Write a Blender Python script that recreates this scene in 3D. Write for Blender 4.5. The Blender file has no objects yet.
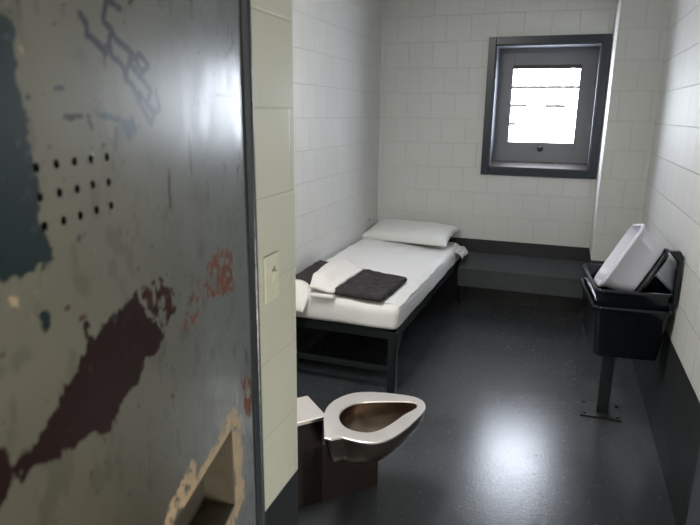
import bpy, bmesh, math, random
import numpy as np
from mathutils import Vector, Matrix, noise
random.seed(7); np.random.seed(7)
SC = bpy.context.scene
COL = SC.collection
def rad(a): return math.radians(a)

# ------------------------------------------------------------------ camera
F_PX, PITCH, YAW, ROLL, CAM_H = 588.48, 14.2483, 19.5388, 0.6564, 1.6098
pi_, ya_, ro_ = rad(PITCH), rad(YAW), rad(ROLL)
fw = Vector((-math.sin(ya_)*math.cos(pi_), math.cos(ya_)*math.cos(pi_), -math.sin(pi_)))
rt = Vector((math.cos(ya_), math.sin(ya_), 0)); up = rt.cross(fw)
r2 = rt*math.cos(ro_) + up*math.sin(ro_); u2 = -rt*math.sin(ro_) + up*math.cos(ro_)
cam_data = bpy.data.cameras.new('camera'); cam = bpy.data.objects.new('camera', cam_data); COL.objects.link(cam)
M = Matrix((r2, u2, -fw)).transposed().to_4x4(); M.translation = Vector((0, 0, CAM_H)); cam.matrix_world = M
cam_data.sensor_width = 36; cam_data.lens = F_PX/700*36; cam_data.clip_start = .02
cam_data.dof.use_dof = True; cam_data.dof.focus_distance = 3.2; cam_data.dof.aperture_fstop = 5.0
SC.camera = cam

# ------------------------------------------------------------------ exposure, sky, lights
SC.view_settings.view_transform = 'Standard'; SC.view_settings.look = 'None'
SC.view_settings.gamma = 1; SC.view_settings.use_curve_mapping = False
SC.view_settings.exposure = 0.0
WINDOW_STRENGTH = 24.0
CORRIDOR_WATTS = 2
SIDE_FILL_WATTS = 52
REAR_FILL_WATTS = 150
CELL_FILL_WATTS = 37
world = bpy.data.worlds.new('sky'); SC.world = world; world.use_nodes = True
world.node_tree.nodes['Background'].inputs[0].default_value = (.75, .85, 1, 1)
world.node_tree.nodes['Background'].inputs[1].default_value = 1.0
def area(name, loc, size, watts, color, rot=(0, 0, 0)):
    l = bpy.data.lights.new(name, 'AREA'); l.shape = 'RECTANGLE'; l.size, l.size_y = size
    l.energy = watts; l.color = color
    o = bpy.data.objects.new(name, l); o.location = loc; o.rotation_euler = rot; COL.objects.link(o); return o
area('corridor_light', (.25, -1.2, 2.66), (1.2, .3), CORRIDOR_WATTS, (1, .95, .80))
area('rear_fill', (.3, -4.6, 3.1), (2.4, 2.4), REAR_FILL_WATTS, (1, .96, .86), (rad(35), 0, 0))  # large soft fill added behind the camera, not a known lamp
area('corridor_side_fill', (1.35, -.35, .35), (.5, .6), SIDE_FILL_WATTS, (1, .96, .86), (0, rad(90), rad(-38)))  # low fill added to brighten the jamb and bed end, no lamp there
area('cell_fill', (-1.02, 1.95, 2.66), (.25, .8), CELL_FILL_WATTS, (1, .98, .95))  # unseen overhead fill added to lift the brightness inside the cell

# ------------------------------------------------------------------ dimensions
XL, XR, XJ, YF, YJ, D, DP, PX = -1.5485, .5741, -.643, 1.137, 1.378, 5.093, 4.643, .2707
XS, HH, HC, WPAINT = .395, 2.12, 2.7, .56

# ------------------------------------------------------------------ helpers
def link(name, me, mat=None, parent=None, smooth=False):
    o = bpy.data.objects.new(name, me); COL.objects.link(o)
    if mat is not None:
        for m in (mat if isinstance(mat, (list, tuple)) else [mat]): me.materials.append(m)
    if parent is not None: o.parent = parent
    if smooth:
        for p in me.polygons: p.use_smooth = True
    return o
def obj(name, bm, mat, parent=None, smooth=False, bevel=0, seg=2, sub=0, auto=None):
    bmesh.ops.recalc_face_normals(bm, faces=bm.faces)
    me = bpy.data.meshes.new(name); bm.to_mesh(me); bm.free()
    o = link(name, me, mat, parent, smooth)
    if bevel:
        b = o.modifiers.new('bevel', 'BEVEL'); b.width = bevel; b.segments = seg; b.limit_method = 'ANGLE'; b.angle_limit = rad(40)
        b.harden_normals = False
    if sub:
        s = o.modifiers.new('sub', 'SUBSURF'); s.levels = sub; s.render_levels = sub
    return o
def empty(name, loc=(0, 0, 0)):
    o = bpy.data.objects.new(name, None); o.location = loc; COL.objects.link(o); o.empty_display_size = .1
    return o
def tag(o, label=None, cat=None, group=None, kind=None):
    if label: o['label'] = label
    if cat: o['category'] = cat
    if group: o['group'] = group
    if kind: o['kind'] = kind
    return o
def adopt(parent, *kids):
    # kids were built in world space: keep them there
    for k in kids:
        k.parent = parent; k.matrix_parent_inverse = Matrix.Translation(-Vector(parent.location))
def box(bm, lo, hi, mi=0):
    x0, y0, z0 = lo; x1, y1, z1 = hi
    v = [bm.verts.new(p) for p in ((x0,y0,z0),(x1,y0,z0),(x1,y1,z0),(x0,y1,z0),(x0,y0,z1),(x1,y0,z1),(x1,y1,z1),(x0,y1,z1))]
    for f in ((3,2,1,0),(4,5,6,7),(0,1,5,4),(1,2,6,5),(2,3,7,6),(3,0,4,7)):
        bm.faces.new([v[i] for i in f]).material_index = mi
    return v
def prism(bm, pts, d):
    a = [bm.verts.new(p) for p in pts]; b = [bm.verts.new(Vector(p)+Vector(d)) for p in pts]
    bm.faces.new(a); bm.faces.new(b[::-1])
    for i in range(len(a)):
        j = (i+1) % len(a); bm.faces.new((a[i], a[j], b[j], b[i]))
def cyl(bm, p0, p1, r, n=16, r1=None):
    p0, p1 = Vector(p0), Vector(p1); ax = (p1-p0).normalized(); q = ax.to_track_quat('Z', 'Y')
    r1 = r if r1 is None else r1; A, B = [], []
    for i in range(n):
        t = 2*math.pi*i/n; c = q @ Vector((math.cos(t), math.sin(t), 0))
        A.append(bm.verts.new(p0+c*r)); B.append(bm.verts.new(p1+c*r1))
    bm.faces.new(A[::-1]); bm.faces.new(B)
    for i in range(n):
        j = (i+1) % n; bm.faces.new((A[i], A[j], B[j], B[i]))
def loft(bm, loops, cap0=True, cap1=True):
    rings = [[bm.verts.new(p) for p in L] for L in loops]
    for A, B in zip(rings, rings[1:]):
        for i in range(len(A)):
            j = (i+1) % len(A); bm.faces.new((A[i], A[j], B[j], B[i]))
    if cap0: bm.faces.new(rings[0][::-1])
    if cap1: bm.faces.new(rings[-1])
def rrect(w, d, r, z, n=6, cx=0, cy=0):
    out = []
    for k, (sx, sy) in enumerate(((1, 1), (-1, 1), (-1, -1), (1, -1))):
        for i in range(n+1):
            t = math.pi/2*(k + i/n)
            out.append(Vector((cx+sx*(w/2-r)+r*math.cos(t), cy+sy*(d/2-r)+r*math.sin(t), z)))
    return out

# ------------------------------------------------------------------ materials
def mat(name, color, rough=.5, metal=0, spec=.5, bump=0, bscale=40, var=0, vscale=6, coat=0):
    m = bpy.data.materials.new(name); m.use_nodes = True; nt = m.node_tree; b = nt.nodes['Principled BSDF']
    b.inputs['Base Color'].default_value = (*color, 1); b.inputs['Roughness'].default_value = rough
    b.inputs['Metallic'].default_value = metal; b.inputs['Specular IOR Level'].default_value = spec
    b.inputs['Coat Weight'].default_value = coat
    tc = nt.nodes.new('ShaderNodeTexCoord')
    if var:
        n = nt.nodes.new('ShaderNodeTexNoise'); n.inputs['Scale'].default_value = vscale; n.inputs['Detail'].default_value = 6
        r = nt.nodes.new('ShaderNodeMapRange'); r.inputs['To Min'].default_value = 1-var; r.inputs['To Max'].default_value = 1+var
        x = nt.nodes.new('ShaderNodeMix'); x.data_type = 'RGBA'; x.blend_type = 'MULTIPLY'; x.inputs[0].default_value = 1
        x.inputs[6].default_value = (*color, 1)
        nt.links.new(tc.outputs['Object'], n.inputs['Vector']); nt.links.new(n.outputs['Fac'], r.inputs['Value'])
        nt.links.new(r.outputs[0], x.inputs[7]); nt.links.new(x.outputs[2], b.inputs['Base Color'])
    if bump:
        n = nt.nodes.new('ShaderNodeTexNoise'); n.inputs['Scale'].default_value = bscale; n.inputs['Detail'].default_value = 4
        bp = nt.nodes.new('ShaderNodeBump'); bp.inputs['Strength'].default_value = bump; bp.inputs['Distance'].default_value = .004
        nt.links.new(tc.outputs['Object'], n.inputs['Vector']); nt.links.new(n.outputs['Fac'], bp.inputs['Height'])
        nt.links.new(bp.outputs[0], b.inputs['Normal'])
    return m
DARKPAINT = (.016, .018, .020)
def block_wall(name, axis, color, width=.2045, row=.2032, z0=WPAINT, off=0.0, rough=.42, mortar=.86, strength=.4):
    m = bpy.data.materials.new(name); m.use_nodes = True; nt = m.node_tree; b = nt.nodes['Principled BSDF']; L = nt.links.new
    g = nt.nodes.new('ShaderNodeNewGeometry'); s = nt.nodes.new('ShaderNodeSeparateXYZ'); L(g.outputs['Position'], s.inputs[0])
    a = nt.nodes.new('ShaderNodeMath'); a.operation = 'ADD'; a.inputs[1].default_value = off + 10*width
    L(s.outputs[axis], a.inputs[0])
    z = nt.nodes.new('ShaderNodeMath'); z.operation = 'ADD'; z.inputs[1].default_value = -z0 + 10*row; L(s.outputs[2], z.inputs[0])
    c = nt.nodes.new('ShaderNodeCombineXYZ'); L(a.outputs[0], c.inputs[0]); L(z.outputs[0], c.inputs[1])
    t = nt.nodes.new('ShaderNodeTexBrick'); t.offset = .5; t.inputs['Scale'].default_value = 1
    t.inputs['Brick Width'].default_value = width; t.inputs['Row Height'].default_value = row
    t.inputs['Mortar Size'].default_value = .0035; t.inputs['Mortar Smooth'].default_value = .6; t.inputs['Bias'].default_value = -.3
    L(c.outputs[0], t.inputs['Vector'])
    t.inputs['Color1'].default_value = (*color, 1); t.inputs['Color2'].default_value = (*[x*.97 for x in color], 1)
    t.inputs['Mortar'].default_value = (*[x*mortar for x in color], 1)
    n = nt.nodes.new('ShaderNodeTexNoise'); n.inputs['Scale'].default_value = 2.5; n.inputs['Detail'].default_value = 5; L(g.outputs['Position'], n.inputs['Vector'])
    r = nt.nodes.new('ShaderNodeMapRange'); r.inputs['To Min'].default_value = .92; r.inputs['To Max'].default_value = 1.06; L(n.outputs['Fac'], r.inputs['Value'])
    x = nt.nodes.new('ShaderNodeMix'); x.data_type = 'RGBA'; x.blend_type = 'MULTIPLY'; x.inputs[0].default_value = 1
    L(t.outputs['Color'], x.inputs[6]); L(r.outputs[0], x.inputs[7])
    lt = nt.nodes.new('ShaderNodeMath'); lt.operation = 'LESS_THAN'; lt.inputs[1].default_value = z0; L(s.outputs[2], lt.inputs[0])
    y = nt.nodes.new('ShaderNodeMix'); y.data_type = 'RGBA'; L(lt.outputs[0], y.inputs[0]); L(x.outputs[2], y.inputs[6]); y.inputs[7].default_value = (*DARKPAINT, 1)
    L(y.outputs[2], b.inputs['Base Color'])
    b.inputs['Roughness'].default_value = rough
    n2 = nt.nodes.new('ShaderNodeTexNoise'); n2.inputs['Scale'].default_value = 35; n2.inputs['Detail'].default_value = 4; L(g.outputs['Position'], n2.inputs['Vector'])
    h = nt.nodes.new('ShaderNodeMath'); h.operation = 'MULTIPLY_ADD'; h.inputs[1].default_value = -2.5; L(t.outputs['Fac'], h.inputs[0])
    n3 = nt.nodes.new('ShaderNodeMath'); n3.operation = 'MULTIPLY'; n3.inputs[1].default_value = .35; L(n2.outputs['Fac'], n3.inputs[0]); L(n3.outputs[0], h.inputs[2])
    bp = nt.nodes.new('ShaderNodeBump'); bp.inputs['Strength'].default_value = strength; bp.inputs['Distance'].default_value = .0025
    L(h.outputs[0], bp.inputs['Height']); L(bp.outputs[0], b.inputs['Normal'])
    return m
WHITE = (.60, .60, .585)
m_wx = block_wall('painted_block_x', 0, WHITE, off=.075)
m_wy = block_wall('painted_block_y', 1, (.64, .64, .62), off=.03, rough=.6)
m_wr = block_wall('painted_block_right', 1, (.64, .64, .62), off=.0, width=.2032, row=.2004, rough=.6, mortar=.78, strength=.7)
m_jamb = block_wall('cream_block_jamb', 1, (.50, .51, .44), width=.8128, z0=.603, off=-.95, rough=.35, strength=.35, mortar=.9)
m_cream = mat('cream_plaster', (.5, .5, .42), .5)
m_ceil = mat('ceiling_paint', (.55, .55, .53), .6, bump=.1)
m_steel_blue = mat('blue_grey_frame_paint', (.019, .026, .040), .3, var=.15, bump=.15, bscale=60)
m_frame_door = mat('slate_frame_paint', (.032, .038, .044), .28, var=.25, vscale=20, bump=.2, bscale=60)
m_sash = mat('grey_sash_paint', (.19, .195, .215), .4, var=.08)
m_reveal = mat('dark_reveal_paint', (.055, .06, .075), .6)
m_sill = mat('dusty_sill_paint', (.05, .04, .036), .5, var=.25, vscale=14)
m_black = mat('black_metal', (.012, .012, .013), .4)
m_bed = mat('dark_grey_bed_paint', (.012, .016, .017), .33, var=.15, bump=.1, bscale=60)
m_heater = mat('charcoal_cover_paint', (.056, .061, .068), .45, var=.35, vscale=5, bump=.15, bscale=40)
m_inox = mat('brushed_stainless', (.95, .89, .85), .42, metal=1, bump=.06, bscale=90)
m_bowl = mat('shaded_steel_bowl', (.20, .17, .145), .32, metal=1, var=.2, vscale=9)  # darker stainless for the outside, the floor's dark reflection put into its colour
m_inox2 = mat('brown_stainless', (.20, .155, .12), .33, metal=1, var=.3, vscale=12, bump=.06, bscale=60)  # darker, browner mottled steel for the basin
m_brown = mat('brown_painted_base', (.013, .008, .007), .35, var=.3)
m_tub = mat('black_plastic', (.007, .010, .016), .16, bump=.05, bscale=120)
m_wtub = mat('pale_lavender_plastic', (.66, .65, .74), .35)
m_sheet = mat('white_cotton', (.76, .75, .74), .85, bump=.25, bscale=25, spec=.2)
m_pillow = mat('white_pillow_cotton', (.76, .76, .75), .9, bump=.25, bscale=18, spec=.2)
m_towel = mat('white_terry', (.74, .71, .69), .95, bump=.6, bscale=160, spec=.1)
m_blanket = mat('charcoal_wool', (.048, .042, .045),   .95, bump=1.0, bscale=110, var=.75, vscale=26, spec=.1)
m_lump = mat('white_linen', (.72, .71, .68), .9, bump=.3, bscale=25, spec=.2)

# glossy dark floor with flecks and worn scratches
m_floor = bpy.data.materials.new('dark_epoxy_floor'); m_floor.use_nodes = True; nt = m_floor.node_tree; b = nt.nodes['Principled BSDF']; L = nt.links.new
g = nt.nodes.new('ShaderNodeNewGeometry')
n1 = nt.nodes.new('ShaderNodeTexNoise'); n1.inputs['Scale'].default_value = 1.6; n1.inputs['Detail'].default_value = 6; L(g.outputs['Position'], n1.inputs['Vector'])
cr = nt.nodes.new('ShaderNodeValToRGB'); cr.color_ramp.elements[0].color = (.034, .038, .043, 1); cr.color_ramp.elements[1].color = (.060, .063, .070, 1)
cr.color_ramp.elements[0].position = .3; cr.color_ramp.elements[1].position = .7; L(n1.outputs['Fac'], cr.inputs[0])
v = nt.nodes.new('ShaderNodeTexNoise'); v.inputs['Scale'].default_value = 48; v.inputs['Detail'].default_value = 3; L(g.outputs['Position'], v.inputs['Vector'])
lt = nt.nodes.new('ShaderNodeMapRange'); lt.inputs['From Min'].default_value = .66; lt.inputs['From Max'].default_value = .76; L(v.outputs['Fac'], lt.inputs['Value'])
mx = nt.nodes.new('ShaderNodeMix'); mx.data_type = 'RGBA'; L(lt.outputs[0], mx.inputs[0]); L(cr.outputs[0], mx.inputs[6]); mx.inputs[7].default_value = (.008, .008, .009, 1)
L(mx.outputs[2], b.inputs['Base Color'])
rr = nt.nodes.new('ShaderNodeMapRange'); rr.inputs['To Min'].default_value = .19; rr.inputs['To Max'].default_value = .27; L(n1.outputs['Fac'], rr.inputs['Value'])
ra = nt.nodes.new('ShaderNodeMath'); ra.operation = 'MULTIPLY_ADD'; ra.inputs[1].default_value = .4; L(lt.outputs[0], ra.inputs[0]); L(rr.outputs[0], ra.inputs[2]); L(ra.outputs[0], b.inputs['Roughness'])
n4 = nt.nodes.new('ShaderNodeTexNoise'); n4.inputs['Scale'].default_value = 90; n4.inputs['Detail'].default_value = 5; L(g.outputs['Position'], n4.inputs['Vector'])
bp = nt.nodes.new('ShaderNodeBump'); bp.inputs['Strength'].default_value = .22; bp.inputs['Distance'].default_value = .003; L(n4.outputs['Fac'], bp.inputs['Height']); L(bp.outputs[0], b.inputs['Normal'])
b.inputs['Specular IOR Level'].default_value = .6

m_pane = bpy.data.materials.new('daylit_frosted_pane'); m_pane.use_nodes = True; nt = m_pane.node_tree
b = nt.nodes['Principled BSDF']; b.inputs['Base Color'].default_value = (.9, .93, 1, 1); b.inputs['Roughness'].default_value = .3
b.inputs['Emission Color'].default_value = (.82, .89, 1, 1); b.inputs['Emission Strength'].default_value = WINDOW_STRENGTH

# ------------------------------------------------------------------ the setting
bm = bmesh.new(); box(bm, (-3.2, -6.2, -.12), (2.6, D+.4, 0)); tag(obj('floor', bm, m_floor), 'glossy dark charcoal painted floor of the cell', kind='structure')
bm = bmesh.new(); box(bm, (-3.2, -2.4, HC), (2.6, D+.4, HC+.12)); box(bm, (-3.2, -6.2, 3.4), (2.6, -2.4, 3.52)); box(bm, (-3.2, -2.4, HC), (2.6, -2.28, 3.4)); tag(obj('ceiling', bm, m_ceil), kind='structure')
bm = bmesh.new(); box(bm, (XL-.2, YJ, 0), (XL, D+.4, HC)); wl = tag(obj('wall_left', bm, m_wy), kind='structure')
bm = bmesh.new(); cyl(bm, (XL-.01, 4.86, .60+.105), (XL+.0008, 4.86, .60+.105), .012, 10); obj('wall_chip', bm, m_black, wl)
bm = bmesh.new(); box(bm, (XR, YJ, 0), (XR+.2, D+.4, HC)); tag(obj('wall_right', bm, m_wr), kind='structure')
WX0, WX1, WZ0, WZ1 = -.585, .205, 1.18, 2.15         # window opening
bm = bmesh.new()
box(bm, (XL, D, 0), (WX0, D+.3, HC)); box(bm, (WX1, D, 0), (XR, D+.3, HC)); box(bm, (WX0, D, 0), (WX1, D+.3, WZ0)); box(bm, (WX0, D, WZ1), (WX1, D+.3, HC))
tag(obj('wall_back', bm, m_wx), kind='structure')
bm = bmesh.new(); box(bm, (PX, DP, 0), (XR, D-.0005, HC), 0)
for f in bm.faces:
    f.normal_update()
    if abs(f.normal.x) > .5: f.material_index = 1
me = bpy.data.meshes.new('wall_pilaster'); bm.to_mesh(me); bm.free()
pil = link('wall_pilaster', me, [m_wx, m_wy]); pil['kind'] = 'structure'
# front wall round the doorway
bm = bmesh.new()
box(bm, (-3.0, YF, 0), (XJ, YJ, HC)); box(bm, (XS, YF, 0), (2.4, YJ, HC)); box(bm, (XJ, YF, HH), (XS, YJ, HC))
tag(obj('wall_front', bm, m_jamb), kind='structure')
# corridor walls
for nm, lo, hi in (('wall_corridor_left', (-3.2, -6.2, 0), (-3.0, YJ, 3.4)), ('wall_corridor_right', (2.4, -6.2, 0), (2.6, YJ, 3.4)), ('wall_corridor_far', (-3.0, -6.2, 0), (2.4, -6.0, 3.4))):
    bm = bmesh.new(); box(bm, lo, hi); tag(obj(nm, bm, m_cream), kind='structure')
# steel door frame lining the corridor edge of the doorway
bm = bmesh.new()
box(bm, (XJ, YF-.006, 0), (XJ+.004, YF+.032, HH)); box(bm, (XJ, YF-.006, HH-.004), (XS, YF+.05, HH))
cyl(bm, (XJ+.001, YF+.022, 0), (XJ+.001, YF+.022, HH), .006, 12)
bm2 = bmesh.new(); box(bm2, (XS-.045, YF-.02, 0), (XS, YJ+.006, HH)); tag(obj('trim_2', bm2, m_black, bevel=.003), kind='structure')
tag(obj('trim_1', bm, m_frame_door, bevel=.003), 'slate painted steel frame of the cell doorway', kind='structure')

# ------------------------------------------------------------------ window
win = empty('window_1', ((WX0+WX1)/2, D, WZ0)); tag(win, 'small square security window with dark frame and bright frosted pane', kind='structure')
bm = bmesh.new(); f0 = .058; fy0, fy1 = D-.022, D+.01
for lo, hi in (((WX0-f0, fy0, WZ0-f0), (WX0, fy1, WZ1+f0)), ((WX1, fy0, WZ0-f0), (WX1+f0, fy1, WZ1+f0)), ((WX0, fy0, WZ1), (WX1, fy1, WZ1+f0)), ((WX0, fy0, WZ0-f0), (WX1, fy1, WZ0))): box(bm, lo, hi)
fr = obj('frame', bm, m_steel_blue, bevel=.003)
t = .012; SY = D+.20
bm = bmesh.new()
for lo, hi in (((WX0, D-.02, WZ0), (WX0+t, SY, WZ1)), ((WX1-t, D-.02, WZ0), (WX1, SY, WZ1)), ((WX0, D-.02, WZ1-t), (WX1, SY, WZ1))): box(bm, lo, hi)
rv = obj('reveal', bm, m_reveal)
bm = bmesh.new(); prism(bm, [(WX0, D-.02, WZ0), (WX0, SY, WZ0), (WX0, SY, WZ0+.05), (WX0, D+.0, WZ0+.012), (WX0, D-.02, WZ0+.012)], (WX1-WX0, 0, 0)); sl = obj('sill', bm, m_sill)
GX0, GX1, GZ0, GZ1 = -.455, .068, 1.388, 1.98
bm = bmesh.new(); a0, a1 = WX0+t, WX1-t
for lo, hi in (((a0, SY, WZ0), (GX0, SY+.05, WZ1)), ((GX1, SY, WZ0), (a1, SY+.05, WZ1)), ((GX0, SY, GZ1), (GX1, SY+.05, WZ1)), ((GX0, SY, WZ0), (GX1, SY+.05, GZ0))): box(bm, lo, hi)
# raised bead round the sash
for lo, hi in (((a0, SY-.012, WZ0+.045), (a0+.03, SY, WZ1-t)), ((a1-.03, SY-.012, WZ0+.045), (a1, SY, WZ1-t)), ((a0+.03, SY-.012, WZ1-t-.03), (a1-.03, SY, WZ1-t)), ((a0+.03, SY-.012, WZ0+.045), (a1-.03, SY, WZ0+.085))): box(bm, lo, hi)
sa = obj('sash', bm, m_sash, bevel=.002)
bm = bmesh.new(); box(bm, (GX0, SY+.036, GZ0), (GX1, SY+.045, GZ1)); pn = obj('pane', bm, m_pane)
m_bar = mat('pale_bar', (.75, .68, .66), .5); brs = []
for zz, xa, xb in ((1.835, GX0, GX1), (1.685, GX0, GX0+.13), (1.685, GX0+.27, GX0+.44), (1.535, GX0, GX0+.06)):
    bm = bmesh.new(); box(bm, (xa, SY+.018, zz-.012), (xb, SY+.026, zz+.012)); brs.append(obj('pane_bar', bm, m_bar))
bm = bmesh.new(); cyl(bm, (-.19, SY+.002, 1.335), (-.19, SY-.022, 1.335), .026, 20, .020); kn = obj('knob', bm, m_black, bevel=.004, smooth=False)
bm = bmesh.new(); box(bm, (GX0-.004, SY-.004, GZ1-.002), (GX1+.004, SY+.01, GZ1+.028)); ps = obj('pane_top_shade', bm, m_sill)  # shade at the recess edge above the pane, put in as a dark bar
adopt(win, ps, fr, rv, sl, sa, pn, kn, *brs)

# ------------------------------------------------------------------ door (open, hinged at the left jamb)
AL = rad(12.8); DV = Vector((-math.sin(AL), math.cos(AL), 0)); DN = Vector((DV.y, -DV.x, 0)); DE = Vector((-.643, 1.128, 0))
def dp(s, z, t=0): return DE + DV*s - DN*t + Vector((0, 0, z))
P={'teal':[[(-0.734, 1.698), (-0.725, 1.695), (-0.718, 1.697), (-0.711, 1.693), (-0.708, 1.681), (-0.708, 1.665), (-0.708, 1.625), (-0.7, 1.59), (-0.701, 1.562), (-0.703, 1.536), (-0.702, 1.505), (-0.691, 1.488), (-0.69, 1.474), (-0.697, 1.454), (-0.716, 1.456), (-0.741, 1.457), (-0.752, 1.453), (-0.762, 1.455), (-0.78, 1.463)], [(-0.73, 1.407), (-0.714, 1.409), (-0.706, 1.409), (-0.7, 1.404), (-0.704, 1.398), (-0.715, 1.394), (-0.724, 1.399)]],
'blue':[[(-0.595, 1.612), (-0.555, 1.605), (-0.53, 1.599), (-0.496, 1.598), (-0.492, 1.59), (-0.481, 1.58), (-0.505, 1.572), (-0.518, 1.583), (-0.549, 1.593), (-0.573, 1.602)], [(-0.643, 1.473), (-0.631, 1.47), (-0.635, 1.461), (-0.645, 1.462)]],
'maroon':[[(-0.513, 1.371), (-0.505, 1.352), (-0.487, 1.324), (-0.458, 1.298), (-0.44, 1.277), (-0.463, 1.268), (-0.48, 1.267), (-0.503, 1.267), (-0.534, 1.246), (-0.584, 1.236), (-0.596, 1.224), (-0.613, 1.215), (-0.656, 1.237), (-0.687, 1.239), (-0.74, 1.253), (-0.767, 1.256), (-0.783, 1.26), (-0.786, 1.276), (-0.763, 1.276), (-0.733, 1.292), (-0.699, 1.31), (-0.663, 1.329), (-0.642, 1.34), (-0.65, 1.366), (-0.637, 1.367), (-0.634, 1.349), (-0.626, 1.341), (-0.59, 1.36), (-0.562, 1.362), (-0.54, 1.367)], [(-0.811, 1.32), (-0.8, 1.308), (-0.792, 1.301), (-0.789, 1.29), (-0.786, 1.272), (-0.794, 1.256), (-0.812, 1.248), (-0.824, 1.255)], [(-0.145, 1.519), (-0.128, 1.512), (-0.119, 1.496), (-0.134, 1.499)]],
'rustm':[[(-0.501, 1.371), (-0.443, 1.371), (-0.38, 1.32), (-0.407, 1.296), (-0.435, 1.288), (-0.486, 1.334)]],
'orange':[[(-0.27, 1.338), (-0.188, 1.354), (-0.111, 1.336), (-0.109, 1.247), (-0.222, 1.269), (-0.288, 1.281), (-0.344, 1.247), (-0.388, 1.267), (-0.359, 1.298), (-0.317, 1.313)], [(-0.077, 1.034), (0.007, 1.0), (0.017, 0.927), (-0.035, 0.915), (-0.064, 0.949)], [(-0.34, 1.114), (-0.322, 1.107), (-0.324, 1.098), (-0.342, 1.104)]],
'tan':[[(-0.494, 0.967), (-0.459, 1.006), (-0.428, 1.003), (-0.375, 1.018), (-0.357, 1.001), (-0.36, 0.979), (-0.27, 0.978), (-0.191, 0.994), (-0.147, 1.002), (-0.114, 0.978), (-0.089, 0.951), (-0.09, 0.854), (-0.101, 0.815), (-0.079, 0.773), (-0.084, 0.735), (-0.123, 0.737), (-0.163, 0.724), (-0.171, 0.707)], [(-0.703, 1.666), (-0.694, 1.672), (-0.688, 1.669), (-0.694, 1.661), (-0.702, 1.659)], [(-0.753, 1.585), (-0.745, 1.583), (-0.745, 1.576), (-0.755, 1.573)], [(-0.759, 1.436), (-0.749, 1.436), (-0.746, 1.428), (-0.755, 1.427)]]}
S= [[(-0.532, 1.736), (-0.545, 1.711), (-0.525, 1.703), (-0.542, 1.676), (-0.585, 1.694)], [(-0.593, 1.712), (-0.581, 1.703)], [(-0.526, 1.736), (-0.501, 1.731)], [(-0.525, 1.703), (-0.517, 1.694), (-0.477, 1.683)], [(-0.532, 1.683), (-0.53, 1.674), (-0.502, 1.662), (-0.501, 1.648), (-0.484, 1.642), (-0.469, 1.622), (-0.438, 1.592), (-0.422, 1.608), (-0.442, 1.615), (-0.467, 1.632)], [(-0.486, 1.673), (-0.501, 1.648)], [(-0.484, 1.668), (-0.464, 1.655), (-0.431, 1.637), (-0.446, 1.621)], [(-0.468, 1.674), (-0.455, 1.659), (-0.433, 1.67), (-0.459, 1.682), (-0.483, 1.673)], [(-0.414, 1.636), (-0.406, 1.614), (-0.423, 1.607)], [(-0.643, 1.602), (-0.608, 1.604)], [(-0.596, 1.604), (-0.59, 1.59)], [(-0.535, 1.586), (-0.541, 1.564)], [(-0.037, 1.747), (-0.074, 1.725), (-0.11, 1.707)], [(-0.164, 1.639), (-0.037, 1.638)], [(-0.011, 1.511), (-0.054, 1.495)], [(-0.393, 1.512), (-0.39, 1.466)], [(-0.387, 1.523), (-0.392, 1.471)]]
HOLES = [[(-0.698, 1.554), (-0.665, 1.555), (-0.632, 1.555), (-0.599, 1.555), (-0.563, 1.555)], [(-0.698, 1.525), (-0.665, 1.525), (-0.632, 1.525), (-0.6, 1.526), (-0.564, 1.525)], [(-0.696, 1.495), (-0.663, 1.495), (-0.631, 1.495), (-0.597, 1.496), (-0.563, 1.496)]]

def vnoise(x, y, seed):
    rs = np.random.RandomState(seed); T = rs.rand(256, 256)
    xi = np.floor(x).astype(int); yi = np.floor(y).astype(int); fx = x-xi; fy = y-yi
    fx = fx*fx*(3-2*fx); fy = fy*fy*(3-2*fy); xi &= 255; yi &= 255; xj = (xi+1) & 255; yj = (yi+1) & 255
    return (T[xi, yi]*(1-fx)+T[xj, yi]*fx)*(1-fy)+(T[xi, yj]*(1-fx)+T[xj, yj]*fx)*fy
def fbm(x, y, sc, seed, o=4):
    a = 0; w = 0
    for k in range(o):
        a = a+vnoise(x*sc*2**k+17*k+50, y*sc*2**k+31*k+50, seed+k)*.5**k; w += .5**k
    return a/w
def inside(px, py, poly):
    c = np.zeros(px.shape, bool); n = len(poly)
    for i in range(n):
        x0, y0 = poly[i]; x1, y1 = poly[i-1]
        if y0 == y1: continue
        c ^= ((y0 > py) != (y1 > py)) & (px < (x1-x0)*(py-y0)/(y1-y0)+x0)
    return c
def seg_dist(px, py, a, b_):
    ax, ay = a; bx, by = b_; dx, dy = bx-ax, by-ay; tt = np.clip(((px-ax)*dx+(py-ay)*dy)/(dx*dx+dy*dy+1e-12), 0, 1)
    return np.hypot(px-ax-tt*dx, py-ay-tt*dy)
G = .0026
S_ = np.concatenate([np.array([-.99, -.92]), np.arange(-.88, 0, G), [0.0]])
Z_ = np.concatenate([np.array([.02, .2, .4, .52]), np.arange(.58, 1.86, G), [1.95, 2.09]])
SS, ZZ = np.meshgrid(S_, Z_, indexing='ij')
dx = (fbm(SS, ZZ, 22, 1)-.5)*.030+(fbm(SS, ZZ, 120, 5)-.5)*.030; dz = (fbm(SS, ZZ, 22, 11)-.5)*.030+(fbm(SS, ZZ, 120, 15)-.5)*.030
PS, PZ = SS+dx*.6, ZZ+dz*.6
lum = .85+.3*fbm(SS, ZZ, 5, 21); mixf = np.clip((SS+.70)/.5, 0, 1)[..., None]
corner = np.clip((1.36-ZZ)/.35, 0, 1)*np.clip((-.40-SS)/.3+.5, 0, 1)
base = np.array([.125, .122, .098])*(1-mixf)+np.array([.125, .137, .140])*mixf
colr = base*lum[..., None]
colr = colr*(1-corner[..., None]*np.array([.55, .60, .68]))    # darker and browner low on the leading side
grime = np.clip((fbm(SS, ZZ*.6, 40, 31)-.62)*6, 0, .6)[..., None]; colr = colr*(1-grime*.35)
rough = .24+.12*fbm(SS*2.2, ZZ*.7, 12, 41)
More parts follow.
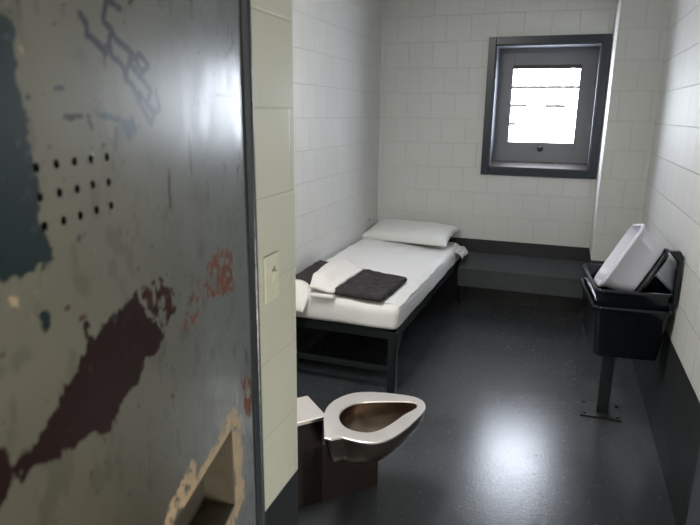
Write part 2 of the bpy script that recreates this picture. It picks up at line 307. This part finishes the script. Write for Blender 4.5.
def put(mask, c, r=None):
    global colr, rough
    k = mask.astype(float)[..., None]; tex = (.8+.4*fbm(SS, ZZ, 60, 77))[..., None]
    colr = colr*(1-k)+np.array(c)*tex*k
    if r is not None: rough = np.where(mask, r, rough)
mott = fbm(SS, ZZ, 75, 91)
for p in P['teal']: put(inside(PS, PZ, p), (.006, .016, .018), .35)
for p in P['blue']: put(inside(PS, PZ, p), (.025, .042, .052))
for p in P['rustm']: put(inside(PS, PZ, p) & (mott > .45), (.030, .013, .010))
for p in P['maroon']: put(inside(PS, PZ, p), (.013, .0045, .004), .38)
for k, p in enumerate(P['orange']): put(inside(PS, PZ, p) & (mott > (.56-.2*np.clip((SS+.25)/.12, 0, 1) if k == 0 else .42)), (.115, .042, .026), .5)
for p in P['tan']: put(inside(PS, PZ, p) & (mott > .36), (.34, .26, .175), .55)
for i, st in enumerate(S):
    w = .0036 if i < 9 else .0022
    dd = np.full(SS.shape, 9.)
    for a, b_ in zip(st, st[1:]): dd = np.minimum(dd, seg_dist(SS+dx*.12, ZZ+dz*.12, a, b_))
    put(dd < w*1.25*(.7+.8*fbm(SS, ZZ, 90, 55)), (.014, .018, .030) if i < 9 else (.025, .018, .018))
speck = fbm(SS, ZZ, 95, 131, 2); area_ = fbm(SS, ZZ, 6, 141)
put((speck > .83) & (area_ > .5), (.03, .04, .045)); put((speck < .15) & (area_ < .48), (.05, .028, .02))
SL = (-.50, -.160, .774, .958)     # food slot opening: s0, s1, z0, z1
ns, nz = SS.shape
HR = .0052
cell_s = (S_[:-1]+S_[1:])/2; cell_z = (Z_[:-1]+Z_[1:])/2; CS, CZ = np.meshgrid(cell_s, cell_z, indexing='ij')
keep = ~((CS > SL[0]) & (CS < SL[1]) & (CZ > SL[2]) & (CZ < SL[3]))
for row in HOLES:
    for hs, hz in row: keep &= np.hypot(CS-hs, CZ-hz) > HR
VS, VZ = SS.copy(), ZZ.copy()
for row in HOLES:                                       # pull the rim of each hole on to a circle
    for hs, hz in row:
        d = np.hypot(VS-hs, VZ-hz); near = (d < HR+G*.8) & (d > HR-G*.9)
        k = np.where(near, HR/np.maximum(d, 1e-6), 1); VS = np.where(near, hs+(VS-hs)*k, VS); VZ = np.where(near, hz+(VZ-hz)*k, VZ)
thick = -(np.clip(fbm(SS, ZZ, 8, 61), 0, 1)*.0006)
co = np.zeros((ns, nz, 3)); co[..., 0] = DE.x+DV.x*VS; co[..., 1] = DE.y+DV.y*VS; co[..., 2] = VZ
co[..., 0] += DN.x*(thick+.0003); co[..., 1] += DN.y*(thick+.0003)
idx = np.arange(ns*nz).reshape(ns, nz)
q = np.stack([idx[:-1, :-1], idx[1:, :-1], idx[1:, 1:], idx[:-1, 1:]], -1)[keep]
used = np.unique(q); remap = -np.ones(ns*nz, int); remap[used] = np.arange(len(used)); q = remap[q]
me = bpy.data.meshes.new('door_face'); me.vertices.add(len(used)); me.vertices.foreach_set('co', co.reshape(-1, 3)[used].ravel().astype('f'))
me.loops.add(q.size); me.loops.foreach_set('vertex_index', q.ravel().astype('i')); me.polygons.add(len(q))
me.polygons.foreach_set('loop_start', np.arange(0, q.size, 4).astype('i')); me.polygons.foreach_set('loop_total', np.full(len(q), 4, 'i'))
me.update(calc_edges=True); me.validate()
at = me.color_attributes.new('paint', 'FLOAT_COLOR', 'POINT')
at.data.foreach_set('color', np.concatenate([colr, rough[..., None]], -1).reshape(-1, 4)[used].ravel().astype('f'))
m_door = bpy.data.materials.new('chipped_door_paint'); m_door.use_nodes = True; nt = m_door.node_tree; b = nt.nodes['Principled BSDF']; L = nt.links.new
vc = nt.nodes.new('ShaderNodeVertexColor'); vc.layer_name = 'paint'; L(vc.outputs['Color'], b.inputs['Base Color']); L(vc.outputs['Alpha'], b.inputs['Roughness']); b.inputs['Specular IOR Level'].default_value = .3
g = nt.nodes.new('ShaderNodeNewGeometry'); n4 = nt.nodes.new('ShaderNodeTexNoise'); n4.inputs['Scale'].default_value = 30; n4.inputs['Detail'].default_value = 5; L(g.outputs['Position'], n4.inputs['Vector'])
bp = nt.nodes.new('ShaderNodeBump'); bp.inputs['Strength'].default_value = .12; bp.inputs['Distance'].default_value = .002; L(n4.outputs['Fac'], bp.inputs['Height']); L(bp.outputs[0], b.inputs['Normal'])
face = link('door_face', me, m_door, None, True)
m_core = mat('door_core_paint', (.14, .145, .13), .4, var=.2)
bm = bmesh.new(); TH = .045
def dbox(s0, s1, z0, z1, t0=.001, t1=TH):
    vs = [bm.verts.new(dp(s, z, t)) for t in (t0, t1) for (s, z) in ((s0, z0), (s1, z0), (s1, z1), (s0, z1))]
    for f in ((0,1,2,3),(7,6,5,4),(0,4,5,1),(1,5,6,2),(2,6,7,3),(3,7,4,0)): bm.faces.new([vs[i] for i in f])
# steel channel edges; the sheet behind is split round the slot and the speaker holes
h0, h1, g0, g1 = -.715, -.545, 1.48, 1.57
dbox(SL[1], -.001, .02, 2.09); dbox(-.99, SL[0], .02, SL[3]); dbox(SL[0], SL[1], .02, SL[2])
dbox(-.99, SL[1], SL[3], g0); dbox(-.99, SL[1], g1, 2.09); dbox(-.99, h0, g0, g1); dbox(h1, SL[1], g0, g1)
core = obj('door_core', bm, m_core)
bm = bmesh.new(); dbox(h0, h1, g0, g1, .03, TH); hb = obj('speaker_baffle', bm, m_black)
m_slot = mat('worn_slot_paint', (.085, .072, .050), .5, var=.35, vscale=25, bump=.2, bscale=80)
bm = bmesh.new(); dbox(SL[0], SL[1], SL[2]-.004, SL[2]+.003, -.001, TH+.03); dbox(SL[1]-.003, SL[1]+.003, SL[2], SL[3], -.001, TH+.03)
dbox(SL[0], SL[1], SL[3]-.002, SL[3]+.003, .001, TH+.03)
fs = obj('food_slot', bm, m_slot)
bm = bmesh.new(); dbox(SL[0], SL[1], SL[2], SL[3], TH+.02, TH+.028); fl = obj('slot_flap', bm, mat('slot_flap_paint', (.055, .05, .04), .4, var=.3))
bm = bmesh.new()
dbox(-.004, .0, .02, 2.09, -.0015, TH)
de = obj('door_edge', bm, m_frame_door)
door = empty('door_1', DE); tag(door, 'open grey steel cell door with chipped paint and scratched graffiti', kind='structure')
adopt(door, face, core, hb, fs, fl, de)

# ------------------------------------------------------------------ light switch on the jamb
m_plate = mat('cream_painted_plate', (.55, .55, .45), .35)
sw = empty('light_switch', (XJ, 1.2345, 1.163)); tag(sw, 'cream painted light switch on the block door jamb', 'light switch')
bm = bmesh.new(); box(bm, (XJ, 1.197, 1.163), (XJ+.006, 1.272, 1.278)); pl = obj('switch_plate', bm, m_plate, bevel=.003)
bm = bmesh.new(); prism(bm, [(XJ+.006, 1.229, 1.208), (XJ+.020, 1.229, 1.232), (XJ+.020, 1.229, 1.240), (XJ+.006, 1.229, 1.236)], (0, .011, 0)); tg = obj('toggle', bm, m_plate, bevel=.001)
sc = []
for zz in (1.180, 1.261):
    bm = bmesh.new(); cyl(bm, (XJ+.004, 1.2345, zz), (XJ+.0075, 1.2345, zz), .0035, 10); sc.append(obj('screw', bm, m_plate))
adopt(sw, pl, tg, *sc)

# ------------------------------------------------------------------ heater cover below the window
hc = empty('heater_cover', (-.24, 4.98, .185)); tag(hc, 'dark grey sloping metal cover mounted low on the wall under the window', 'heater cover')
bm = bmesh.new(); X0, X1 = -.755, .262
prism(bm, [(X0, D-.001, .444), (X0, 4.872, .348), (X0, 4.868, .340), (X0, 4.868, .188), (X0, 4.90, .180), (X0, D-.001, .180)], (X1-X0, 0, 0))
h1_ = obj('cover', bm, m_heater, bevel=.004)
bm = bmesh.new(); box(bm, (X0, 4.861, .333), (X1, 4.868, .352)); h2_ = obj('front_lip', bm, m_heater, bevel=.002)
adopt(hc, h1_, h2_)

# ------------------------------------------------------------------ bed
BX0, BX1, BY0, BY1, BZ = XL+.006, -.812, 3.10, 5.05, .385
def skew(*os_):
    # the bed stands a touch askew: its right side swings out towards the window
    for o in os_:
        for q_ in [o]+list(o.children):
            if q_.type != 'MESH' or q_.data.get('skewed'): continue
            for v_ in q_.data.vertices: v_.co.x += (v_.co.y-3.1)*.024*max(0, min(1, (v_.co.x-XL)/.74))
            q_.data['skewed'] = 1
bed = empty('metal_bed', ((BX0+BX1)/2, (BY0+BY1)/2, 0)); tag(bed, 'low dark grey metal bed frame along the left white wall', 'bed')
kids = []
bm = bmesh.new()
for lo, hi in (((BX0, BY0, BZ-.048), (BX1, BY0+.006, BZ)), ((BX0, BY1-.006, BZ-.048), (BX1, BY1, BZ)), ((BX0, BY0, BZ-.048), (BX0+.006, BY1, BZ)), ((BX1-.006, BY0, BZ-.048), (BX1, BY1, BZ)),
               ((BX0, BY0, BZ-.006), (BX1, BY0+.045, BZ)), ((BX0, BY1-.045, BZ-.006), (BX1, BY1, BZ)), ((BX1-.045, BY0, BZ-.006), (BX1, BY1, BZ))): box(bm, lo, hi)
kids.append(obj('bed_rail', bm, m_bed, bevel=.0015))
bm = bmesh.new(); box(bm, (BX0+.006, BY0+.006, BZ-.012), (BX1-.006, BY1-.006, BZ-.006)); kids.append(obj('bed_deck', bm, m_bed))
for ix, x in enumerate((BX0, BX1)):
    for iy, y in enumerate((BY0, BY1)):
        sx = 1 if ix == 0 else -1; sy = 1 if iy == 0 else -1
        bm = bmesh.new()
        x -= sx*.002; y -= sy*.002
        box(bm, (min(x, x+sx*.050), min(y, y+sy*.006), 0), (max(x, x+sx*.050), max(y, y+sy*.006), BZ-.004))
        box(bm, (min(x, x+sx*.006), min(y, y+sy*.050), 0), (max(x, x+sx*.006), max(y, y+sy*.050), BZ-.004))
        kids.append(obj('leg', bm, m_bed, bevel=.0015))
        if ix == 1:
            bm = bmesh.new(); prism(bm, [(x-.003, y+sy*.04, BZ-.048), (x-.003, y+sy*.15, BZ-.048), (x-.003, y+sy*.04, BZ-.17)], (-.004, 0, 0)); kids.append(obj('gusset', bm, m_bed))
bm = bmesh.new(); box(bm, (BX0+.02, BY0+.007, .125), (BX1-.052, BY0+.040, .152)); box(bm, (BX1-.06, BY0+.006, .13), (BX1-.03, BY0+.01, .147)); kids.append(obj('cross_bar', bm, m_bed, bevel=.003))
adopt(bed, *kids)

def soft_box(name, m, x0, x1, y0, y1, z0, z1, r, nx, ny, fn, parent=None, nzl=6, sag=None):
    """rounded slab; fn(x, y, k) -> dz of the top; k 0 at the side, 1 on top"""
    bm = bmesh.new(); loops = []
    def ring(ins, z, kk):
        pts = []
        xa, xb, ya, yb = x0+ins, x1-ins, y0+ins, y1-ins
        c = max(r*.8-ins*.3, .01)
        def cor(cx, cy, a0):
            return [(cx+c*math.cos(a0+math.pi/2*i/4), cy+c*math.sin(a0+math.pi/2*i/4)) for i in range(5)]
        p = cor(xb-c, yb-c, 0)+[(xb-c+(xa-xb+2*c)*i/nx, yb) for i in range(1, nx)]+cor(xa+c, yb-c, math.pi/2)+[(xa, yb-c+(ya-yb+2*c)*i/ny) for i in range(1, ny)]+\
            cor(xa+c, ya+c, math.pi)+[(xa+c+(xb-xa-2*c)*i/nx, ya) for i in range(1, nx)]+cor(xb-c, ya+c, -math.pi/2)+[(xb, ya+c+(yb-ya-2*c)*i/ny) for i in range(1, ny)]
        for (x, y) in p: pts.append(Vector((x, y, z))+fn(x, y, z, kk))
        return pts
    loops.append(ring(.03, z0, 0)); loops.append(ring(.008, z0+.006, 0))
    for i in range(1, nzl): loops.append(ring(0, z0+(z1-r-z0)*i/nzl, i/nzl))
    for i in range(0, 6):
        a = math.pi/2*i/5; loops.append(ring(r*(1-math.cos(a)), z1-r+r*math.sin(a), 1))
    for i in range(1, 30):
        ins = r+(min(x1-x0, y1-y0)/2-r-.012)*i/29; loops.append(ring(ins, z1, 1))
    loft(bm, loops)
    o = obj(name, bm, m, parent, smooth=True); return o
MT = .535
def mfn(x, y, z, k):
    w = noise.fractal(Vector((x*3, y*2.2, 1)), .8, 2, 3)*.008*k
    rip = .006*k*max(0, math.sin((y*34+4*x+3*noise.noise(Vector((x*4, y*4, 0))))))*max(0, noise.noise(Vector((x*2.2, y*1.5, 7)))+.25)
    ed = noise.noise(Vector((x*9, y*9, z*14)))*.006*(1-k*.7)
    dome = .048*k*max(0, min(1, (-1.0-x)/.5))
    return Vector((ed, ed*.7, w+rip+dome))
mt = soft_box('mattress', m_sheet, BX0+.001, BX1+.004, BY0+.002, BY1-.006, BZ+.004, MT, .05, 26, 60, mfn)
tag(mt, 'thin mattress under a fitted white sheet on the metal bed', 'mattress')

def cloth_grid(name, m, corners, z, th, n=(28, 28), amp=.006, edge=.02, parent=None, folds=1, drape=None, seed=0, puff=0, nsc=7, rag=.008):
    """folded cloth: rounded stack over a quad given by four plan corners (ccw)"""
    A, B, C_, D_ = [Vector((*c, 0)) for c in corners]; bm = bmesh.new(); nx, ny = n
    def P2(u, v): return (A*(1-u)+B*u)*(1-v)+(D_*(1-u)+C_*u)*v
    su = (B-A).length; sv = (D_-A).length
    def prof(d): 
        d = max(0, min(1, d/edge)); return math.sqrt(max(0, 1-(1-d)**2))
    top, bot = {}, {}
    for i in range(nx+1):
        for j in range(ny+1):
            # finer towards the edges
            u = .5-.5*math.cos(math.pi*i/nx); v = .5-.5*math.cos(math.pi*j/ny)
            u = .35*i/nx+.65*u; v = .35*j/ny+.65*v
            p = P2(u, v); d = min(u*su, (1-u)*su, v*sv, (1-v)*sv); k = prof(d)
            if rag:
                s = noise.noise(Vector((p.x*14, p.y*14, seed)))*rag; p = p+Vector((s, s*.6, 0))
            w = noise.fractal(Vector((p.x*nsc, p.y*nsc, seed+3)), .9, 2.1, 3)*amp
            pf = puff*math.sin(math.pi*u)**.6*math.sin(math.pi*v)**.6 if puff else 0
            dz = drape(p) if drape else 0
            top[i, j] = bm.verts.new((p.x, p.y, z+dz+th*(.5+.5*k)+w*k+pf))
            bot[i, j] = top[i, j] if (i in (0, nx) or j in (0, ny)) else bm.verts.new((p.x, p.y, z+dz+th*(.5-.5*k)))
    for i in range(nx):
        for j in range(ny):
            bm.faces.new((top[i, j], top[i+1, j], top[i+1, j+1], top[i, j+1]))
            f = [bot[i, j], bot[i, j+1], bot[i+1, j+1], bot[i+1, j]]
            if len(set(f)) == 4 and not all(v in (top[i, j], top[i+1, j], top[i+1, j+1], top[i, j+1]) for v in f): bm.faces.new(f)
    return obj(name, bm, m, parent, smooth=True)

# flat sheet over the mattress, its folded edge near the pillow, a loose corner hanging by the window end
sh = cloth_grid('folded_sheet', m_sheet, [(XL+.03, 3.15), (BX1+.003, 3.15), (BX1+.003, 4.30), (XL+.03, 4.62)], MT+.003, .008, drape=lambda p: .0045*math.sin(p.y*26+2.5*noise.noise(Vector((p.x*3, p.y*2, 1)))+p.x*2)*max(0, noise.noise(Vector((p.x*2.4, p.y*1.8, 8)))+.35)+.048*max(0, min(1, (-1.0-p.x)/.5))-.55*max(0, p.x-(BX1-.045)), amp=.007, edge=.006, seed=4, n=(50, 70), nsc=6)
tag(sh, 'flat white sheet folded back below the pillow', 'sheet')
def sheet_corner():
    bm = bmesh.new(); V = {}
    for i in range(9):
        for j in range(7):
            u = i/8; w = j/6
            V[i, j] = bm.verts.new((BX1+.0+.065*w+.008*math.sin(u*14+w*2), 4.76+.26*u+.02*w*math.sin(u*9), MT-.03-.055*w*w-.012*math.sin(u*11)*w))
    for i in range(8):
        for j in range(6): bm.faces.new((V[i, j], V[i+1, j], V[i+1, j+1], V[i, j+1]))
    o = obj('sheet_tail', bm, m_sheet, None, smooth=True); s = o.modifiers.new('t', 'SOLIDIFY'); s.thickness = .004; return o
st = sheet_corner(); adopt(mt, st)

# pillow
def pillow(cx, cy, w, d, h, rz, z, name):
    bm = bmesh.new(); n = 26; T, B = {}, {}
    R_ = Matrix.Rotation(rz, 3, 'Z')
    for i in range(n+1):
        for j in range(n+1):
            a = -1+2*i/n; c = -1+2*j/n
            a = math.sin(a*math.pi/2)*.5+a*.5; c = math.sin(c*math.pi/2)*.5+c*.5
            k = max(0, (1-a**4)*(1-c**4))**.5
            pin = 1-.07*(1-abs(c)**2)*abs(a)**3; pin2 = 1-.10*(1-abs(a)**2)*abs(c)**3
            x = a*w/2*pin; y = c*d/2*pin2
            wv = noise.fractal(Vector((x*7, y*9, 5)), .9, 2, 3)*.008*k
            p = R_ @ Vector((x, y, 0))
            T[i, j] = bm.verts.new((cx+p.x, cy+p.y, z+.018+h*.72*k+wv))
            B[i, j] = T[i, j] if i in (0, n) or j in (0, n) else bm.verts.new((cx+p.x, cy+p.y, z+.018-.018*min(1, k*2)))
    for i in range(n):
        for j in range(n):
            bm.faces.new((T[i, j], T[i+1, j], T[i+1, j+1], T[i, j+1]))
            f = [B[i, j], B[i, j+1], B[i+1, j+1], B[i+1, j]]
            if any(q_ not in (T[i, j], T[i+1, j], T[i+1, j+1], T[i, j+1]) for q_ in f): bm.faces.new(f)
    return obj(name, bm, m_pillow, None, smooth=True)
pw = pillow(0, 0, .77, .44, .10, 0, 0, 'pillow'); pw.matrix_world = Matrix.Translation((-1.175, 4.85, MT+.062)) @ Matrix.Rotation(rad(-5), 4, 'Z') @ Matrix.Rotation(rad(9), 4, 'X')
tag(pw, 'flat white pillow at the window end of the bed', 'pillow')

# folded charcoal blanket in two folds with a white towel across it
bl = empty('folded_blanket', (-1.2, 3.4, MT)); tag(bl, 'dark charcoal wool blanket folded flat on the bed', 'blanket')
b1 = cloth_grid('blanket_fold', m_blanket, [(-1.235, 3.105), (-.90, 3.112), (-.885, 3.58), (-1.22, 3.63)], MT+.012, .044, drape=lambda p: .02*max(0, min(1, (-1.0-p.x)/.25)), amp=.012, edge=.018, seed=9)
b2 = cloth_grid('blanket_fold', m_blanket, [(-1.535, 3.22), (-1.25, 3.11), (-1.26, 3.60), (-1.53, 3.68)], MT+.040, .042, amp=.014, edge=.022, seed=19)
adopt(bl, b1, b2)
tw = empty('white_towel', (-1.33, 3.35, MT)); tag(tw, 'folded white towel lying across the charcoal blanket', 'towel')
def dr(p): return (-.022+.022*min(1, max(0, (p.y-3.10)/.07)))+.042*max(0, min(1, (-1.235-p.x)/.07))*min(1, max(.4, (p.y-3.05)/.10))
t1 = cloth_grid('towel_fold', m_towel, [(-1.352, 3.072), (-1.19, 3.078), (-1.175, 3.58), (-1.40, 3.62)], MT+.064, .026, amp=.004, edge=.012, seed=31, drape=dr)
t2 = cloth_grid('towel_fold', m_towel, [(-1.345, 3.070), (-1.195, 3.074), (-1.196, 3.20), (-1.35, 3.20)], MT+.008, .028, amp=.003, edge=.012, seed=37)
adopt(tw, t1, t2)
def dl(p): return -.9*max(0, 3.15-p.y)
lp = cloth_grid('linen_bundle', m_lump, [(-1.54, 3.03), (-1.36, 3.03), (-1.375, 3.22), (-1.54, 3.25)], MT+.018, .038, amp=.006, edge=.05, seed=41, puff=.02, drape=dl)
tag(lp, 'rounded bundle of white linen by the wall at the near end of the bed', 'linen')
skew(bed, mt, sh, bl, tw, lp)

# ------------------------------------------------------------------ steel toilet, set diagonally in the corner
UO = Vector((-.84, 2.04, 0)); UU = Vector((.686, .728, 0)); VV = Vector((.728, -.686, 0))
def tp(u, v, z): return UO+UU*u+VV*v+Vector((0, 0, z))
OUT = [(-.088,.216),(-.008,.034),(.036,-.026),(.096,-.067),(.175,-.088),(.251,-.070),(.334,-.012),(.41,.055),(.43,.103),(.411,.156),(.376,.194),(.306,.237),(.224,.283),(.139,.316),(.078,.314),(.033,.285),(.002,.251),(-.019,.222)]
INN = [(.031,.091),(.063,.042),(.112,.011),(.171,.001),(.274,.041),(.384,.095),(.389,.131),(.358,.158),(.289,.177),(.212,.216),(.145,.24),(.093,.242),(.049,.209),(.023,.161)]
def resample(poly, n, smooth=2, keep=()):
    pts = [Vector(p) for p in poly]
    for _ in range(smooth):
        q_ = []
        for i in range(len(pts)):
            a, c = pts[i], pts[(i+1) % len(pts)]
            q_ += [a*.75+c*.25, a*.25+c*.75]
        pts = q_
    Ls = [0]
    for i in range(len(pts)): Ls.append(Ls[-1]+(pts[(i+1) % len(pts)]-pts[i]).length)
    out = []
    for k in range(n):
        t_ = Ls[-1]*k/n; i = max(j for j in range(len(pts)) if Ls[j] <= t_+1e-9); a, c = pts[i], pts[(i+1) % len(pts)]
        out.append(a.lerp(c, (t_-Ls[i])/max(1e-9, Ls[i+1]-Ls[i])))
    return out
def align(pts, c):                                     # order by angle about c so rim and hole match
    return sorted(pts, key=lambda p: math.atan2(p[1]-c[1], p[0]-c[0]))
CC = Vector((.19, .125))
def ray_loop(poly, n, sm=2):
    pts = resample(poly, 400, sm); out = []
    for k in range(n):
        a = -math.pi+2*math.pi*k/n; d_ = Vector((math.cos(a), math.sin(a)))
        best = max(pts, key=lambda p: (p-CC).normalized().dot(d_)); out.append(best)
    return out
NO = 72
OUT2 = [OUT[0]]*3+[OUT[1]]*1+OUT[1:]+[OUT[-1]]
ro_l = ray_loop(OUT2, NO, 1); ri_l = ray_loop(INN, NO, 2)
TZ = .42
def sc_loop(lp_, s_, z_, c=CC, su_=0): return [tp(c.x+(p.x-c.x)*s_+su_, c.y+(p.y-c.y)*s_, z_) for p in lp_]
bm = bmesh.new()
loops = [sc_loop(ro_l, .25, .262, su_=-.05), sc_loop(ro_l, .45, .268, su_=-.05), sc_loop(ro_l, .62, .282, su_=-.04), sc_loop(ro_l, .76, .305, su_=-.03), sc_loop(ro_l, .88, .336, su_=-.01), sc_loop(ro_l, .95, .372), sc_loop(ro_l, .98, .400),
         sc_loop(ro_l, .988, TZ-.009)]
loft(bm, loops, True, False)
toilet = empty('steel_toilet', UO); tag(toilet, 'stainless steel prison toilet with teardrop bowl jutting out beside the door jamb', 'toilet')
bowl = obj('bowl', bm, m_bowl, smooth=True)
bm = bmesh.new(); loft(bm, [sc_loop(ro_l, .975, TZ-.009), sc_loop(ro_l, .995, TZ-.008), sc_loop(ro_l, .998, TZ-.002), sc_loop(ro_l, .985, TZ), sc_loop(ri_l, 1.05, TZ), sc_loop(ri_l, 1.0, TZ-.001), sc_loop(ri_l, .985, TZ-.006)], False, False)
rim = obj('rim', bm, m_inox, smooth=True); e = rim.modifiers.new('es', 'EDGE_SPLIT'); e.split_angle = rad(24)
bm = bmesh.new()
loft(bm, [sc_loop(ri_l, .985, TZ-.006), sc_loop(ri_l, 1.02, TZ-.03), sc_loop(ri_l, 1.0, TZ-.07), sc_loop(ri_l, .80, TZ-.105), sc_loop(ri_l, .55, TZ-.130), sc_loop(ri_l, .30, TZ-.140)], False, True)
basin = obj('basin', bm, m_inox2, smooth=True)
def ubox(bm, u0, u1, v0, v1, z0, z1):
    vs = [bm.verts.new(tp(u, v, z)) for z in (z0, z1) for (u, v) in ((u0, v0), (u1, v0), (u1, v1), (u0, v1))]
    for f in ((3,2,1,0),(4,5,6,7),(0,1,5,4),(1,2,6,5),(2,3,7,6),(3,0,4,7)): bm.faces.new([vs[i] for i in f])
bm = bmesh.new(); ubox(bm, -.62, 0, -.149, .05, TZ-.018, TZ-.001); top = obj('counter_top', bm, m_inox, bevel=.003)
bm = bmesh.new(); ubox(bm, -.60, -.004, -.140, .02, .0, TZ-.018); cab = obj('cabinet', bm, m_brown, bevel=.003)
bm = bmesh.new(); ubox(bm, -.10, .265, -.07, .02, .0, .27); ped = obj('pedestal', bm, m_brown, bevel=.003)
adopt(toilet, bowl, rim, basin, top, cab, ped)

# ------------------------------------------------------------------ stool post with stacked tubs
stool = empty('stool_post', (.335, 3.30, 0)); tag(stool, 'dark square steel post bolted to the floor under the black tubs', 'stool')
bm = bmesh.new(); box(bm, (.307, 3.272, .004), (.367, 3.332, .428)); s1 = obj('post', bm, m_bed, bevel=.004)
bm = bmesh.new(); box(bm, (.225, 3.222, 0), (.435, 3.40, .006)); s2 = obj('base_plate', bm, mat('floor_plate_paint', (.016, .017, .020), .6), bevel=.001)
bm = bmesh.new(); box(bm, (.222, 3.214, 0), (.432, 3.226, .010)); s2b = obj('plate_edge', bm, m_black)
sk = []
for x in (.245, .415):
    for y in (3.245, 3.38):
        bm = bmesh.new(); cyl(bm, (x, y, .006), (x, y, .014), .009, 6); sk.append(obj('bolt', bm, m_bed))
bm = bmesh.new(); cyl(bm, (.36, 3.28, .428), (.36, 3.28, .443), .13, 32); s3 = obj('stool_seat', bm, m_bed, bevel=.003)
adopt(stool, s1, s2, s2b, s3, *sk)

def tub(name, w, d, h, taper, m, lip=.014, r=.05, th=.004, inner=True):
    """open tub, base at z=0, mouth up"""
    bm = bmesh.new(); L_ = []
    f = lambda k: (w-taper*2*(1-k), d-taper*2*(1-k))
    L_.append(rrect(*[x-.03 for x in f(0)], r, 0)); L_.append(rrect(*[x-.008 for x in f(0)], r, .004)); L_.append(rrect(*f(.02), r, .018))
    L_.append(rrect(*f(.78), r, h*.78)); L_.append(rrect(*[x+.006 for x in f(.80)], r, h*.80)); L_.append(rrect(*[x+.006 for x in f(.97)], r, h-.010))
    L_.append(rrect(w+2*lip, d+2*lip, r+lip, h-.012)); L_.append(rrect(w+2*lip, d+2*lip, r+lip, h-.003)); L_.append(rrect(w+2*lip-.004, d+2*lip-.004, r+lip-.002, h)); L_.append(rrect(w-th, d-th, r, h)); L_.append(rrect(w-2*th, d-2*th, r, h-.003))
    L_.append(rrect(*[x-2*th for x in f(.5)], r, h*.5)); L_.append(rrect(*[x-2*th for x in f(.05)], r, .02)); L_.append(rrect(*[x-.04 for x in f(0)], r*.8, .008))
    loft(bm, L_); o = obj(name, bm, m, None, smooth=True); e = o.modifiers.new('es', 'EDGE_SPLIT'); e.split_angle = rad(38); return o
TX, TY = .386, 3.245
TX, TY = .360, 3.245; TR = rad(5.5)
a = tub('plastic_tub', .340, .52, .27, .022, m_tub, lip=.012, r=.03); a.location = (TX, TY, .445); a.rotation_euler = (0, 0, TR); tag(a, 'black plastic tub at the bottom of the stack on the steel post', 'tub', 'black tubs on the post')
c = tub('plastic_tub', .338, .515, .275, .022, m_tub, lip=.013, r=.03); c.location = (TX, TY, .525); c.rotation_euler = (0, 0, TR); tag(c, 'black plastic tub nested on top, holding the pale tub', 'tub', 'black tubs on the post')
w = tub('pale_tub', .345, .46, .15, .028, m_wtub, lip=.010, r=.065)
# mouth faces up and to the left, the far end dips
Rm = Matrix(((.47, 0, -.88), (0, 1, 0), (.88, 0, .47))).to_4x4()
c0 = Vector((.437, 3.235, .895)); PV = Vector((0, 3.0, .9))
TILT = Matrix.Translation(PV) @ Matrix.Rotation(rad(-10), 4, 'X') @ Matrix.Translation(-PV)
Rm.translation = c0; w.matrix_world = TILT @ Rm; tag(w, 'pale lavender plastic tub tipped on its side inside the black tubs', 'tub')
k = tub('shallow_tray', .27, .42, .030, .008, m_tub, lip=.010, r=.04)
Rk = Rm.copy(); Rk.translation = c0+Vector((.88, 0, -.47))*.034+Vector((.47, 0, .88))*(-.005); Rk = TILT @ Rk; k.matrix_world = Rk
tag(k, 'black plastic tray standing behind the pale tub against the wall', 'tray')
bm = bmesh.new(); prism(bm, [(.500, 2.985, 1.010), (.550, 2.985, 1.012), (.566, 2.985, .985), (.568, 2.985, .76), (.546, 2.985, .74), (.543, 2.985, .955)], (0, .035, 0))
hd = obj('tray_handle', bm, m_tub, bevel=.006); hd.parent = k; hd.matrix_parent_inverse = Rk.inverted()
